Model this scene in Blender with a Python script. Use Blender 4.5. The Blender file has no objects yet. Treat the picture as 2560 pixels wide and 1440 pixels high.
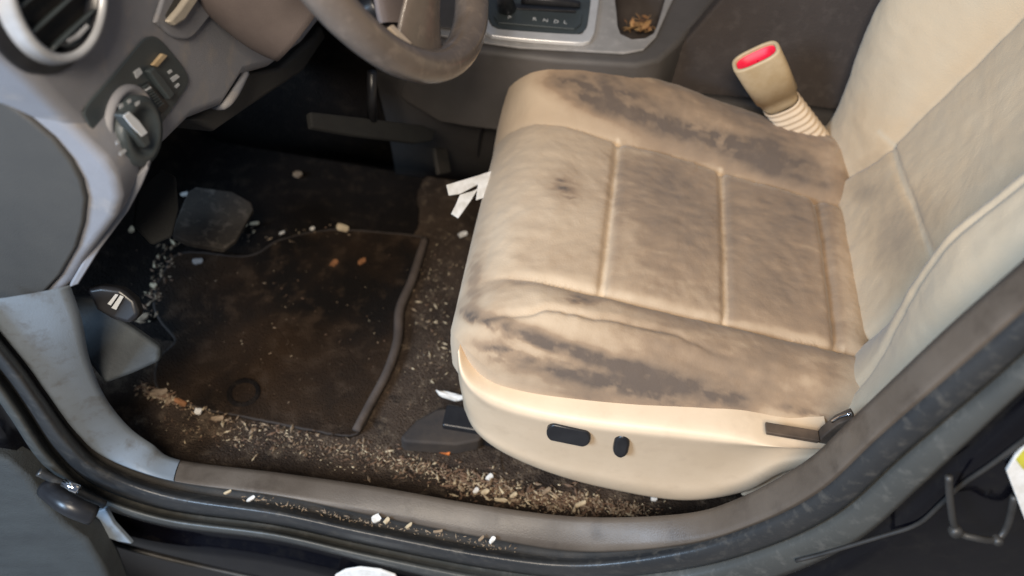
import bpy, bmesh, math, random
from mathutils import Vector, Matrix, noise
random.seed(7)
S = bpy.context.scene
COL = S.collection
# ------------------------------------------------------------------ camera
FPX = 2048.0
def _basis():
    p, r, ps = math.radians(50), math.radians(6.5), math.radians(3.2)
    Fh = Vector((-math.sin(ps), math.cos(ps), 0)); Z = Vector((0, 0, 1))
    F = Fh*math.cos(p) - Z*math.sin(p); U0 = Fh*math.sin(p) + Z*math.cos(p)
    R0 = Vector((math.cos(ps), math.sin(ps), 0))
    return math.cos(r)*R0 + math.sin(r)*U0, -math.sin(r)*R0 + math.cos(r)*U0, F
CR, CU, CF = _basis(); CC = Vector((0, 0, 1.17))
cd = bpy.data.cameras.new('camera'); cam = bpy.data.objects.new('camera', cd); COL.objects.link(cam)
cam.matrix_world = Matrix(((CR.x, CU.x, -CF.x, CC.x), (CR.y, CU.y, -CF.y, CC.y), (CR.z, CU.z, -CF.z, CC.z), (0, 0, 0, 1)))
cd.sensor_width = 36; cd.lens = 36*FPX/2560; cd.clip_start = .02; cd.clip_end = 60
cd.dof.use_dof = True; cd.dof.focus_distance = 1.03; cd.dof.aperture_fstop = 2.5
S.camera = cam
# ------------------------------------------------------------------ world and lamps
w = bpy.data.worlds.new('World'); S.world = w; w.use_nodes = True
w.node_tree.nodes['Background'].inputs[0].default_value = (.5, .62, .85, 1)
w.node_tree.nodes['Background'].inputs[1].default_value = .18
def lamp(name, loc, aim, size, power, colour, sy=None):
    l = bpy.data.lights.new(name, 'AREA'); l.size = size; l.energy = power; l.color = colour
    if sy: l.shape = 'RECTANGLE'; l.size_y = sy
    o = bpy.data.objects.new(name, l); COL.objects.link(o); o.location = loc
    o.rotation_euler = (Vector(aim)-Vector(loc)).to_track_quat('-Z', 'Y').to_euler()
lamp('warm_lamp', (-.12, -.62, 2.0), (.15, .85, .25), .6, 52, (1, .865, .70))
lamp('cool_lamp', (-1.5, -.75, 1.55), (-.4, .6, .4), .7, 66, (.52, .73, 1))
S.view_settings.view_transform = 'Standard'; S.view_settings.look = 'None'
S.view_settings.exposure = .14; S.view_settings.gamma = 1
# ------------------------------------------------------------------ geometry helpers
def V(*a): return Vector(a)
def at(px, py, z=None, Y=None, X=None, pl=None):
    d = CF*FPX + CR*(px-1280) - CU*(py-720)
    if z is not None: t = (z-CC.z)/d.z
    elif Y is not None: t = (Y-CC.y)/d.y
    elif X is not None: t = (X-CC.x)/d.x
    else:
        P, n = pl; t = (P-CC).dot(n)/d.dot(n)
    return CC + d*t
def pln(px, py, Y, n): return (at(px, py, Y=Y), V(*n).normalized())
def px_of(P):
    v = P-CC; return 1280+FPX*v.dot(CR)/v.dot(CF), 720-FPX*v.dot(CU)/v.dot(CF)
def catmull(pts, n, closed=False):
    pts = [Vector(p) for p in pts]; m = len(pts)
    dense = []
    segs = m if closed else m-1
    for i in range(segs):
        if closed: a, b, c, d = pts[(i-1) % m], pts[i], pts[(i+1) % m], pts[(i+2) % m]
        else: a, b, c, d = pts[max(i-1, 0)], pts[i], pts[i+1], pts[min(i+2, m-1)]
        for k in range(16):
            t = k/16
            dense.append(.5*((2*b)+(c-a)*t+(2*a-5*b+4*c-d)*t*t+(3*b-a-3*c+d)*t**3))
    dense.append(pts[0] if closed else pts[-1])
    L = [0]
    for i in range(1, len(dense)): L.append(L[-1]+(dense[i]-dense[i-1]).length)
    out = []; j = 0
    for k in range(n):
        s = L[-1]*k/(n if closed else n-1)
        while j < len(L)-2 and L[j+1] < s: j += 1
        f = (s-L[j])/max(L[j+1]-L[j], 1e-9)
        out.append(dense[j].lerp(dense[j+1], min(max(f, 0), 1)))
    return out
def stations(pts, per=8):          # smooth each station curve with the same parameter
    pts = [Vector(p) for p in pts]; m = len(pts); out = []
    for i in range(m-1):
        a, b, c, d = pts[max(i-1, 0)], pts[i], pts[i+1], pts[min(i+2, m-1)]
        for k in range(per):
            t = k/per
            out.append(.5*((2*b)+(c-a)*t+(2*a-5*b+4*c-d)*t*t+(3*b-a-3*c+d)*t**3))
    out.append(pts[-1]); return out
def link(name, bm, m, parent=None, smooth=True, bevel=0, seg=3, solid=0, dirt_shade=None):
    me = bpy.data.meshes.new(name)
    bmesh.ops.recalc_face_normals(bm, faces=bm.faces)
    c = Vector((0, 0, 0))
    for v in bm.verts: c += v.co
    c /= max(len(bm.verts), 1)
    if dirt_shade:
        vals = [dirt_shade(v.co) for v in bm.verts]
    for v in bm.verts: v.co -= c
    for f in bm.faces: f.smooth = smooth
    bm.to_mesh(me); bm.free()
    if dirt_shade:
        at_ = me.attributes.new('dirt', 'FLOAT', 'POINT')
        at_.data.foreach_set('value', vals)
    me.materials.append(m)
    o = bpy.data.objects.new(name, me); COL.objects.link(o)
    o.location = c
    if parent is not None:
        p = parent; off = Vector(c)
        while p is not None: off -= p.location; p = p.parent
        o.parent = parent; o.location = off
    if solid:
        s = o.modifiers.new('s', 'SOLIDIFY'); s.thickness = solid; s.offset = -1
    if bevel:
        b = o.modifiers.new('b', 'BEVEL'); b.width = bevel; b.segments = seg; b.limit_method = 'ANGLE'
        b.angle_limit = math.radians(35); b.harden_normals = True; b.use_clamp_overlap = True
    return o
def tag(o, label, cat, group=None, kind=None):
    if label: o['label'] = label
    if cat: o['category'] = cat
    if group: o['group'] = group
    if kind: o['kind'] = kind
    return o
def thing(name, label, cat, loc, group=None):
    o = bpy.data.objects.new(name, None); COL.objects.link(o); o.location = loc; o.empty_display_size = .05
    return tag(o, label, cat, group)
def slab_bm(pts, pl, h0, h1, holes=(), smooth=0, hole_smooth=0, offx=None):
    P, n = pl; bm = bmesh.new(); top = (P+n*h1, n)
    def loop(q, s):
        w_ = [at(x, y, pl=top) for x, y in q]
        if s: w_ = catmull(w_, s, True)
        vs = [bm.verts.new(c) for c in w_]
        return [bm.edges.new((vs[i], vs[(i+1) % len(vs)])) for i in range(len(vs))]
    ed = loop(pts, smooth)
    for h in holes: ed += loop(h, hole_smooth)
    bmesh.ops.triangle_fill(bm, use_beauty=True, use_dissolve=False, edges=ed, normal=n)
    bmesh.ops.dissolve_limit(bm, angle_limit=.01, verts=bm.verts, edges=bm.edges) if not holes else None
    r = bmesh.ops.extrude_face_region(bm, geom=list(bm.faces))
    vs = [g for g in r['geom'] if isinstance(g, bmesh.types.BMVert)]
    bmesh.ops.translate(bm, verts=vs, vec=n*(h0-h1))
    return bm
def slab(name, pts, pl, h0, h1, m, parent=None, bevel=.002, **k):
    seg = k.pop('seg', 3)
    return link(name, slab_bm(pts, pl, h0, h1, **k), m, parent, bevel=bevel, seg=seg)
def loft_bm(rows, closed=False, bm=None, cyc=False):
    bm = bm or bmesh.new(); g = [[bm.verts.new(c) for c in r] for r in rows]
    R_ = len(g)
    for i in range(R_ if cyc else R_-1):
        a, b = g[i], g[(i+1) % R_]
        n = len(a)
        for j in range(n if closed else n-1):
            try: bm.faces.new((a[j], a[(j+1) % n], b[(j+1) % n], b[j]))
            except ValueError: pass
    return bm
def tube_bm(path, r, seg=12, bm=None, cap=True, sx=1, up=None):
    bm = bm or bmesh.new(); rings = []
    n = len(path)
    rr = r if callable(r) else (lambda t: r)
    prev = None
    for i, p in enumerate(path):
        d = (path[min(i+1, n-1)]-path[max(i-1, 0)]).normalized()
        if prev is None:
            prev = d.cross(up or Vector((0, 0, 1)));
            if prev.length < .01: prev = d.cross(Vector((1, 0, 0)))
        a = (prev-d*prev.dot(d)).normalized(); prev = a; b = d.cross(a)
        q = rr(i/(n-1))
        rings.append([bm.verts.new(p+a*math.cos(t)*q*sx+b*math.sin(t)*q) for t in [2*math.pi*k/seg for k in range(seg)]])
    for i in range(n-1):
        for j in range(seg):
            bm.faces.new((rings[i][j], rings[i][(j+1) % seg], rings[i+1][(j+1) % seg], rings[i+1][j]))
    if cap:
        bm.faces.new(rings[0]); bm.faces.new(rings[-1][::-1])
    return bm
def cyl_bm(P, n, prof, seg=48, bm=None):      # lathe: prof = [(radius, height)]
    bm = bm or bmesh.new(); n = n.normalized(); a = n.cross(Vector((0, 1, .3))).normalized(); b = n.cross(a)
    g = [[bm.verts.new(P+n*h+(a*math.cos(2*math.pi*k/seg)+b*math.sin(2*math.pi*k/seg))*max(r, 1e-4)) for k in range(seg)] for r, h in prof]
    for i in range(len(g)-1):
        for j in range(seg): bm.faces.new((g[i][j], g[i][(j+1) % seg], g[i+1][(j+1) % seg], g[i+1][j]))
    return bm
def fbm(p, s, o=3):
    return noise.fractal(Vector(p)*s, 1.0, 2.0, o)
# ------------------------------------------------------------------ materials
def mat(name, c, rough=.6, c2=None, ns=6, c3=None, ns3=30, bump=0, bs=200, metal=0, coat=0, spec=.5, dirt_shade=None, sheen=0, stretch=None, rvar=0, thr=(.35, .65)):
    m = bpy.data.materials.new(name); m.use_nodes = True; nt = m.node_tree; N = nt.nodes; Lk = nt.links
    b = N['Principled BSDF']; b.inputs['Roughness'].default_value = rough; b.inputs['Metallic'].default_value = metal
    b.inputs['Specular IOR Level'].default_value = spec; b.inputs['Coat Weight'].default_value = coat
    b.inputs['Sheen Weight'].default_value = sheen
    tc = N.new('ShaderNodeTexCoord'); src = tc.outputs['Object']
    if stretch:
        mp = N.new('ShaderNodeMapping'); mp.inputs['Scale'].default_value = stretch; Lk.new(src, mp.inputs[0]); src = mp.outputs[0]
    def nz(scale, lo, hi, det=5):
        t = N.new('ShaderNodeTexNoise'); t.inputs['Scale'].default_value = scale; t.inputs['Detail'].default_value = det
        t.inputs['Roughness'].default_value = .62
        Lk.new(src, t.inputs['Vector']); r = N.new('ShaderNodeMapRange'); r.inputs[1].default_value = lo; r.inputs[2].default_value = hi
        Lk.new(t.outputs['Fac'], r.inputs[0]); return r.outputs[0]
    cur = None
    def mix(fac, a, bcol):
        x = N.new('ShaderNodeMix'); x.data_type = 'RGBA'
        if isinstance(fac, float): x.inputs[0].default_value = fac
        else: Lk.new(fac, x.inputs[0])
        if isinstance(a, tuple): x.inputs[6].default_value = (*a, 1)
        else: Lk.new(a, x.inputs[6])
        x.inputs[7].default_value = (*bcol, 1); return x.outputs[2]
    cur = c
    if c2: cur = mix(nz(ns, *thr), cur, c2)
    if c3: cur = mix(nz(ns3, .52, .72), cur, c3)
    if dirt_shade:
        a = N.new('ShaderNodeAttribute'); a.attribute_name = 'dirt'
        n1 = nz(38, .3, .7); ml = N.new('ShaderNodeMath'); ml.operation = 'MULTIPLY_ADD'
        Lk.new(n1, ml.inputs[0]); ml.inputs[1].default_value = .16; ml.inputs[2].default_value = .92
        m2 = N.new('ShaderNodeMath'); m2.operation = 'MULTIPLY'; m2.use_clamp = True
        Lk.new(a.outputs['Fac'], m2.inputs[0]); Lk.new(ml.outputs[0], m2.inputs[1])
        def ma(src_, k, o_):
            q_ = N.new('ShaderNodeMath'); q_.operation = 'MULTIPLY_ADD'; q_.use_clamp = True
            Lk.new(src_, q_.inputs[0]); q_.inputs[1].default_value = k; q_.inputs[2].default_value = o_; return q_.outputs[0]
        cur = mix(ma(m2.outputs[0], 1.9, 0), cur, (2.95*dirt_shade[0], 2.85*dirt_shade[1], 2.35*dirt_shade[2]))
        cur = mix(ma(m2.outputs[0], 1.45, -.62), cur, (.62*dirt_shade[0], .68*dirt_shade[1], .78*dirt_shade[2]))
    if isinstance(cur, tuple): b.inputs['Base Color'].default_value = (*cur, 1)
    else: Lk.new(cur, b.inputs['Base Color'])
    if rvar:
        r = nz(ns*1.7, .3, .7); q = N.new('ShaderNodeMapRange'); q.inputs[3].default_value = max(rough-rvar, .03); q.inputs[4].default_value = min(rough+rvar, 1)
        Lk.new(r, q.inputs[0]); Lk.new(q.outputs[0], b.inputs['Roughness'])
    if bump:
        t = N.new('ShaderNodeTexNoise'); t.inputs['Scale'].default_value = bs; t.inputs['Detail'].default_value = 3
        Lk.new(src, t.inputs['Vector']); bp = N.new('ShaderNodeBump'); bp.inputs['Strength'].default_value = bump; bp.inputs['Distance'].default_value = .002 if bump < .9 else .006
        Lk.new(t.outputs['Fac'], bp.inputs['Height']); Lk.new(bp.outputs[0], b.inputs['Normal'])
    return m
M = dict(
    fabric=mat('seat_fabric', (.61, .475, .33), .92, c2=(.56, .43, .295), ns=5, bump=.25, bs=420, sheen=.15, dirt_shade=(.105, .074, .056)),
    backfab=mat('backrest_fabric', (.48, .395, .285), .92, c2=(.44, .365, .265), ns=5, bump=.25, bs=420, sheen=.15, dirt_shade=(.16, .12, .09)),
    beige=mat('beige_plastic', (.68, .53, .375), .45, c2=(.63, .485, .335), ns=12, c3=(.60, .46, .32), ns3=30, bump=.06, bs=500),
    buckle=mat('tan_plastic', (.52, .40, .25), .5, c2=(.44, .32, .18), ns=30, bump=.05, bs=400),
    red=mat('red_plastic', (.85, .015, .05), .45, c2=(.7, .01, .04), ns=40),
    dash=mat('dash_plastic', (.235, .238, .262), .6, c2=(.19, .192, .208), ns=8, c3=(.28, .26, .25), ns3=25, bump=.25, bs=700, rvar=.08),
    dashdk=mat('dark_dash_plastic', (.055, .052, .047), .7, c2=(.045, .043, .04), ns=10, bump=.25, bs=600),
    cover=mat('recliner_plastic', (.12, .08, .053), .75, c2=(.045, .03, .02), ns=20),
    shroud=mat('column_plastic', (.13, .105, .098), .7, c2=(.10, .08, .075), ns=12, bump=.2, bs=600),
    trim=mat('sill_trim_plastic', (.20, .235, .275), .5, c2=(.17, .195, .22), ns=9, c3=(.13, .135, .14), ns3=40, bump=.15, bs=500, rvar=.1),
    pillar=mat('pillar_trim_plastic', (.118, .095, .075), .52, c2=(.075, .058, .044), ns=6, c3=(.06, .046, .035), ns3=22, bump=.2, bs=500, rvar=.1),
    rubber=mat('rubber_seal', (.022, .024, .027), .38, c2=(.036, .036, .036), ns=8, c3=(.07, .066, .06), ns3=60, bump=.2, bs=200),
    rubdk=mat('groove_rubber', (.012, .012, .012), .8, c2=(.03, .026, .022), ns=20, bump=.3, bs=200),
    paint=mat('black_paint', (.002, .002, .0035), .12, c2=(.003, .003, .005), ns=9, c3=(.007, .0065, .007), ns3=40, coat=0, spec=.35, rvar=.06),
    black=mat('black_plastic', (.012, .012, .014), .35, c2=(.02, .02, .022), ns=30),
    slate=mat('dark_switch_plastic', (.042, .052, .057), .45, c2=(.05, .062, .067), ns=20, bump=.1, bs=500),
    chrome=mat('satin_chrome', (.80, .79, .78), .38, metal=.45, c2=(.70, .69, .68), ns=30),
    silver=mat('silver_paint', (.5, .52, .55), .38, c2=(.34, .35, .37), ns=25, metal=.2),
    plate=mat('console_plate', (.31, .295, .285), .45, c2=(.26, .25, .24), ns=20, c3=(.36, .34, .33), ns3=60),
    consol=mat('console_plastic', (.10, .09, .085), .6, c2=(.075, .068, .062), ns=10, bump=.2, bs=500),
    side=mat('console_side', (.048, .037, .032), .85, c2=(.036, .028, .025), ns=8, c3=(.062, .05, .044), ns3=40, bump=.4, bs=300),
    carpet=mat('carpet', (.008, .0068, .0065), 1, c2=(.014, .011, .0095), ns=7, c3=(.028, .021, .016), ns3=35, bump=1, bs=350, spec=.1),
    tunnel=mat('tunnel_trim', (.05, .044, .04), .8, c2=(.036, .032, .03), ns=9, bump=.4, bs=300),
    dirtcarpet=mat('dirty_carpet', (.065, .046, .034), 1, c2=(.028, .021, .017), ns=9, c3=(.12, .09, .065), ns3=45, bump=1, bs=300, spec=.1),
    matm=mat('mat_carpet', (.012, .010, .009), 1, c2=(.044, .026, .015), ns=3.4, c3=(.060, .040, .027), ns3=26, bump=1, bs=420, spec=.1, thr=(.42, .66)),
    matedge=mat('mat_binding', (.022, .017, .015), .9, c2=(.035, .026, .021), ns=20, bump=.5, bs=300),
    ridge=mat('mat_ridge', (.085, .064, .052), .9, c2=(.05, .037, .03), ns=20, bump=.5, bs=300),
    wheel=mat('wheel_leather', (.13, .105, .088), .22, c2=(.10, .08, .066), ns=18, c3=(.17, .135, .11), ns3=50, bump=.08, bs=500),
    fuse=mat('fuse_cover_plastic', (.011, .0115, .0105), .9, c2=(.007, .007, .007), ns=20, bump=.3, bs=300),
    railc=mat('rail_cover_plastic', (.022, .018, .017), .85, c2=(.05, .037, .028), ns=14, bump=.2, bs=400),
    rubl=mat('light_rubber_seal', (.052, .054, .052), .45, c2=(.068, .069, .064), ns=6, c3=(.10, .098, .09), ns3=60, bump=.15, bs=200),
    lip=mat('lip_plastic', (.46, .41, .33), .5, c2=(.38, .34, .28), ns=30),
    whitep=mat('pale_marking', (.72, .75, .78), .35),
    lip2=mat('dusty_bezel', (.30, .28, .25), .7, c2=(.2, .19, .185), ns=14, bump=.2, bs=500),
    spoke=mat('spoke_silver', (.62, .50, .38), .3, metal=.3, c2=(.55, .45, .34), ns=30),
    white=mat('white_paper', (.74, .72, .69), .8, c2=(.56, .53, .48), ns=60),
    cream=mat('cream_scrap', (.55, .45, .30), .85, c2=(.40, .31, .2), ns=80),
    tan=mat('tan_scrap', (.31, .225, .145), .9, c2=(.19, .135, .09), ns=80),
    greys=mat('grey_scrap', (.30, .28, .27), .8, c2=(.2, .19, .18), ns=80),
    yellow=mat('yellow_scrap', (.55, .50, .05), .6, c2=(.4, .36, .05), ns=80),
    orange=mat('orange_scrap', (.62, .17, .03), .6, c2=(.4, .1, .02), ns=80),
    brown=mat('brown_scrap', (.28, .12, .05), .8, c2=(.18, .08, .03), ns=80),
    umber=mat('umber_crumb', (.10, .06, .038), .9, c2=(.17, .10, .06), ns=80),
    foot=mat('footrest_plastic', (.062, .052, .042), .85, c2=(.026, .022, .019), ns=14, c3=(.13, .11, .09), ns3=50, bump=.4, bs=300),
    kick=mat('kick_panel', (.055, .066, .074), .75, c2=(.03, .035, .04), ns=14, bump=.3, bs=300),
    door=mat('door_card', (.040, .045, .046), .85, c2=(.028, .031, .032), ns=12, bump=.6, bs=350, stretch=(1, 1, 3)),
    ink=mat('white_ink', (.5, .52, .54), .5), glint=mat('bright_metal', (.9, .92, .95), .12, metal=1),
)
# ------------------------------------------------------------------ floor, toe board, tunnel, ground (setting)
gx = bmesh.new()
bmesh.ops.create_grid(gx, x_segments=2, y_segments=2, size=6)
bmesh.ops.translate(gx, verts=gx.verts, vec=(0, 0, -.42))
tag(link('ground', gx, mat('concrete', (.22, .21, .2), .9, c2=(.16, .15, .145), ns=2, bump=.3, bs=40)), None, None, kind='structure')
def g(x, s): return math.exp(-(x/s)**2)
def sstep(a, b, x):
    t = min(max((x-a)/(b-a), 0), 1); return t*t*(3-2*t)
def soil_z(y): return (.006+.05*(1-(y-.505)/.10)**2.2 if .505 < y < .605 else (.06 if y <= .505 else .008))+.003
def atg(px, py):
    z = .02
    for _ in range(25): z = .6*z+.4*soil_z(at(px, py, z=z).y)
    return at(px, py, z=z)
def floor_z(x, y):
    z = 0
    if x < -.72: z += (-.72-x)*.75
    z += .0015*fbm((x, y, 0), 9)
    return z
rows = []
for i in range(100):
    x = -1.35+2.35*i/99
    rows.append([V(x, .47+.86*j/45, floor_z(x, .47+.86*j/45)) for j in range(46)])
tag(link('car_floor', loft_bm(rows), M['carpet']), None, None, kind='structure')
# dirty strip of carpet beside the sill, climbing to it
strip = []
for i in range(150):
    x = -.80+1.38*i/149; r = []
    for j in range(34):
        y = .505+.24*j/33; t = min((y-.505)/.10, 1)
        r.append(V(x, y, .006+.05*(1-t)**2.2-.006*sstep(.70, .745, y)+.002*fbm((x, y, 3), 30)+.001))
    strip.append(r)
tag(link('sill_carpet', loft_bm(strip), M['dirtcarpet']), None, None, kind='structure')
# wooden-brown dirty floor between mat and seat
r2 = []
for i in range(40):
    x = -.262+.24*i/39
    r2.append([V(x+.03*fbm((0, .6+.66*j/49, 3), 8), .6+.66*j/49, .008+.002*fbm((x, .6+.66*j/49, 7), 25)) for j in range(50)])
tag(link('worn_carpet', loft_bm(r2), M['dirtcarpet']), None, None, kind='structure')
# firewall
fw = loft_bm([[V(-.98, .47, -.1), V(-.98, 3.0, -.1)], [V(-.98, .47, 1.1), V(-.98, 3.0, 1.1)]])
tag(link('firewall', fw, M['carpet'], solid=.02), None, None, kind='structure')

# ------------------------------------------------------------------ centre console
TOPZ = .42
con = thing('centre_console', 'grey centre console with silver topped gear selector between the front seats', 'car console', (0, 1.25, 0))
plc = (V(0, 0, TOPZ), V(0, 0, 1))
binp = [(1548, -60), (1543, 40), (1552, 84), (1580, 97), (1620, 92), (1640, 70), (1665, -10), (1680, -60)]
rim = [(1010, 60), (1100, 108), (1180, 122), (1400, 148), (1590, 162), (1650, 150), (1700, 105), (1745, 50), (1830, -60), (1950, -260), (1000, -320), (860, -200), (900, -40)]
slab('rim', rim, plc, -.16, 0, M['consol'], con, bevel=.018, seg=5, holes=[binp], hole_smooth=24)
plate = [(1040, 40), (1066, 80), (1180, 100), (1300, 117), (1560, 131), (1610, 122), (1640, 92), (1672, 20), (1712, -60), (1760, -200), (1000, -260), (960, -100)]
gate_hole = [(1212, -60), (1206, 40), (1222, 72), (1250, 84), (1440, 98), (1468, 92), (1482, 60), (1488, -60)]
slab('top_plate', plate, plc, .001, .006, M['plate'], con, bevel=.002, holes=[binp, ], hole_smooth=24)
bez_out = [(1210, -70), (1200, 40), (1214, 76), (1245, 90), (1445, 106), (1476, 98), (1490, 60), (1497, -60), (1440, -90)]
bez_in = [(1226, -62), (1220, 34), (1230, 60), (1255, 72), (1436, 84), (1457, 78), (1470, 52), (1476, -50), (1430, -76)]
bz = slab('bezel', bez_out, plc, .006, .014, M['chrome'], con, bevel=.0025, holes=[bez_in], smooth=60, hole_smooth=60)
gt = slab('gear_gate', [(1222, -62), (1217, 36), (1230, 62), (1256, 74), (1438, 87), (1460, 78), (1474, 52), (1478, -50), (1430, -78)], plc, .0065, .009, M['slate'], con, bevel=.001)
slab('gate_step', [(1235, 40), (1245, 56), (1436, 72), (1452, 60), (1456, 34), (1240, 20)], (V(0, 0, TOPZ), V(0, 0, 1)), .009, .0125, M['slate'], gt, bevel=.001)
for ch, x, y in (('P', 1268, 40), ('R', 1330, 44), ('N', 1356, 47), ('D', 1383, 50), ('L', 1408, 52)):
    cu = bpy.data.curves.new('t', 'FONT'); cu.body = ch; cu.size = .012; cu.extrude = .0002
    to = bpy.data.objects.new('t', cu); COL.objects.link(to)
    dg = bpy.context.evaluated_depsgraph_get(); me = bpy.data.meshes.new_from_object(to.evaluated_get(dg))
    bpy.data.objects.remove(to); b_ = bmesh.new(); b_.from_mesh(me)
    p = at(x, y+6, z=TOPZ+.0132)
    b_.transform(Matrix.Translation(p)); link('letter', b_, M['ink'], gt, smooth=False)
# lever slot, shifter
slab('lever_slot', [(1262, 8), (1262, 20), (1440, 28), (1440, 8)], plc, .009, .0132, M['black'], gt, bevel=.001)
sb = tube_bm(catmull([at(1268, 22, z=TOPZ+.012), at(1262, -2, z=TOPZ+.05), at(1258, -60, z=TOPZ+.11)], 10), lambda t: .015-.004*t, 16)
link('gear_lever', sb, M['black'], con)
sb = tube_bm(catmull([at(1305, -8, z=TOPZ+.03), at(1380, 2, z=TOPZ+.03), at(1448, 12, z=TOPZ+.022)], 12), lambda t: .012*(1-.5*t), 12)
link('lever_shroud', sb, M['black'], con)
# bin well
bl = [at(x, y, z=TOPZ-.001) for x, y in binp]; bl = catmull(bl, 24, True); cx = sum(bl, Vector())/24
rows = [[c for c in bl], [cx+(c-cx)*.93+V(0, 0, -.06) for c in bl], [cx+(c-cx)*.8+V(0, 0, -.075) for c in bl], [cx+(c-cx)*.02+V(0, 0, -.075) for c in bl]]
link('storage_well', loft_bm(rows, True), M['side'], con)
# tray left of bezel
slab('tray', [(1090, -60), (1076, 20), (1092, 66), (1150, 74), (1176, 60), (1188, -60)], plc, .006, .010, M['consol'], con, bevel=.002)
# side wall of console down to the floor
top = [at(x, y, z=TOPZ-.13) for x, y in ((960, 170), (1100, 190), (1300, 215), (1600, 250), (1800, 290), (2300, 350))]
topy = [V(t.x, 1.145+.015*i, .33) for i, t in enumerate(top)]
bot = [V(t.x, 1.26, -.01) for t in top]
mid = [(a+b)/2+V(0, .01, 0) for a, b in zip(topy, bot)]
link('side_panel', loft_bm([topy, mid, bot]), M['tunnel'], con, solid=.02)
# raised rear part (dark armrest side) with pale lid above
P0 = V(.3, 1.21, .3)
arm = [(1640, 178), (1690, 128), (1740, 72), (1800, 2), (1850, -60), (1900, -160), (2700, -60), (2700, 620), (1900, 640), (1660, 520)]
slab('armrest_side', arm, (V(0, 1.185, 0), V(0, -1, .10).normalized()), -.03, 0, M['side'], con, bevel=.006)
tag(slab('passenger_seat', [(1890, -4), (1960, 4), (2120, 14), (2260, 20), (2400, -60), (2300, -200), (1900, -200)], (V(0, 1.40, 0), V(0, -1, .35).normalized()), -.05, 0, M['beige'], None, bevel=.012), 'pale beige edge of the other front seat beyond the console', 'car seat')
link('tunnel_side', loft_bm([[V(-1.0, 1.17, .42), V(-.2, 1.17, .42)], [V(-1.0, 1.22, .2), V(-.2, 1.215, .2)], [V(-1.0, 1.28, -.01), V(-.2, 1.265, -.01)]]), M['carpet'], con, solid=.02)
# wall seam cable
link('seam_cord', tube_bm(catmull([at(1195, 395, Y=1.22), at(1205, 330, Y=1.19), at(1235, 280, Y=1.17), at(1290, 262, Y=1.16), at(1330, 262, Y=1.16)], 24), .003, 8), M['black'], con)

# ------------------------------------------------------------------ the driver seat
seat = thing('driver_seat', 'stained beige cloth driver seat with two black switches on its side panel', 'car seat', (.18, .88, 0))
def rrect(x0, x1, y0, y1, rad, n=720):     # rad: (x0y0, x1y0, x1y1, x0y1)
    P = []
    cs = [((x1-rad[1], y0+rad[1]), rad[1], -90), ((x1-rad[2], y1-rad[2]), rad[2], 0), ((x0+rad[3], y1-rad[3]), rad[3], 90), ((x0+rad[0], y0+rad[0]), rad[0], 180)]
    for (cx_, cy_), r_, a0 in cs:
        for k in range(13):
            a = math.radians(a0+90*k/12); P.append((cx_+r_*math.cos(a), cy_+r_*math.sin(a)))
    L = [0]
    for i in range(len(P)): L.append(L[-1]+math.dist(P[i], P[(i+1) % len(P)]))
    out = []; j = 0
    for k in range(n):
        s = L[-1]*k/n
        while L[j+1] < s: j += 1
        f = (s-L[j])/max(L[j+1]-L[j], 1e-9); a = P[j]; b = P[(j+1) % len(P)]
        out.append((a[0]+(b[0]-a[0])*f, a[1]+(b[1]-a[1])*f))
    return out
def pad_bm(outline, hfun, frame, rings=110, wall=((.0, -.03), (-.004, -.08), (-.02, -.13))):
    O, eu, ev, ew = frame; n = len(outline)
    cx_ = sum(p[0] for p in outline)/n; cy_ = sum(p[1] for p in outline)/n
    bm = bmesh.new(); R_ = []
    def pt(u, v, w_): return O+eu*u+ev*v+ew*w_
    c0 = bm.verts.new(pt(cx_, cy_, hfun(cx_, cy_)))
    for i in range(1, rings+1):
        t = i/rings; t = 1-(1-t)**1.35
        R_.append([bm.verts.new(pt(cx_+(p[0]-cx_)*t, cy_+(p[1]-cy_)*t, hfun(cx_+(p[0]-cx_)*t, cy_+(p[1]-cy_)*t))) for p in outline])
    for dx, dz in wall:
        r = []
        for p in outline:
            d = Vector((p[0]-cx_, p[1]-cy_)); L = d.length
            q = (p[0]+d.x/L*dx, p[1]+d.y/L*dx)
            r.append(bm.verts.new(pt(q[0], q[1], hfun(p[0], p[1])+dz)))
        R_.append(r)
    for j in range(n): bm.faces.new((c0, R_[0][j], R_[0][(j+1) % n]))
    for i in range(len(R_)-1):
        for j in range(n): bm.faces.new((R_[i][j], R_[i+1][j], R_[i+1][(j+1) % n], R_[i][(j+1) % n]))
    bm.faces.new(R_[-1][::-1])
    return bm
CX0, CX1, CY0, CY1 = -.115, .475, .592, 1.195
def nseam(x): return .712+.0*x
def fseam(x): return 1.035-.02*sstep(.1, .4, x)
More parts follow.
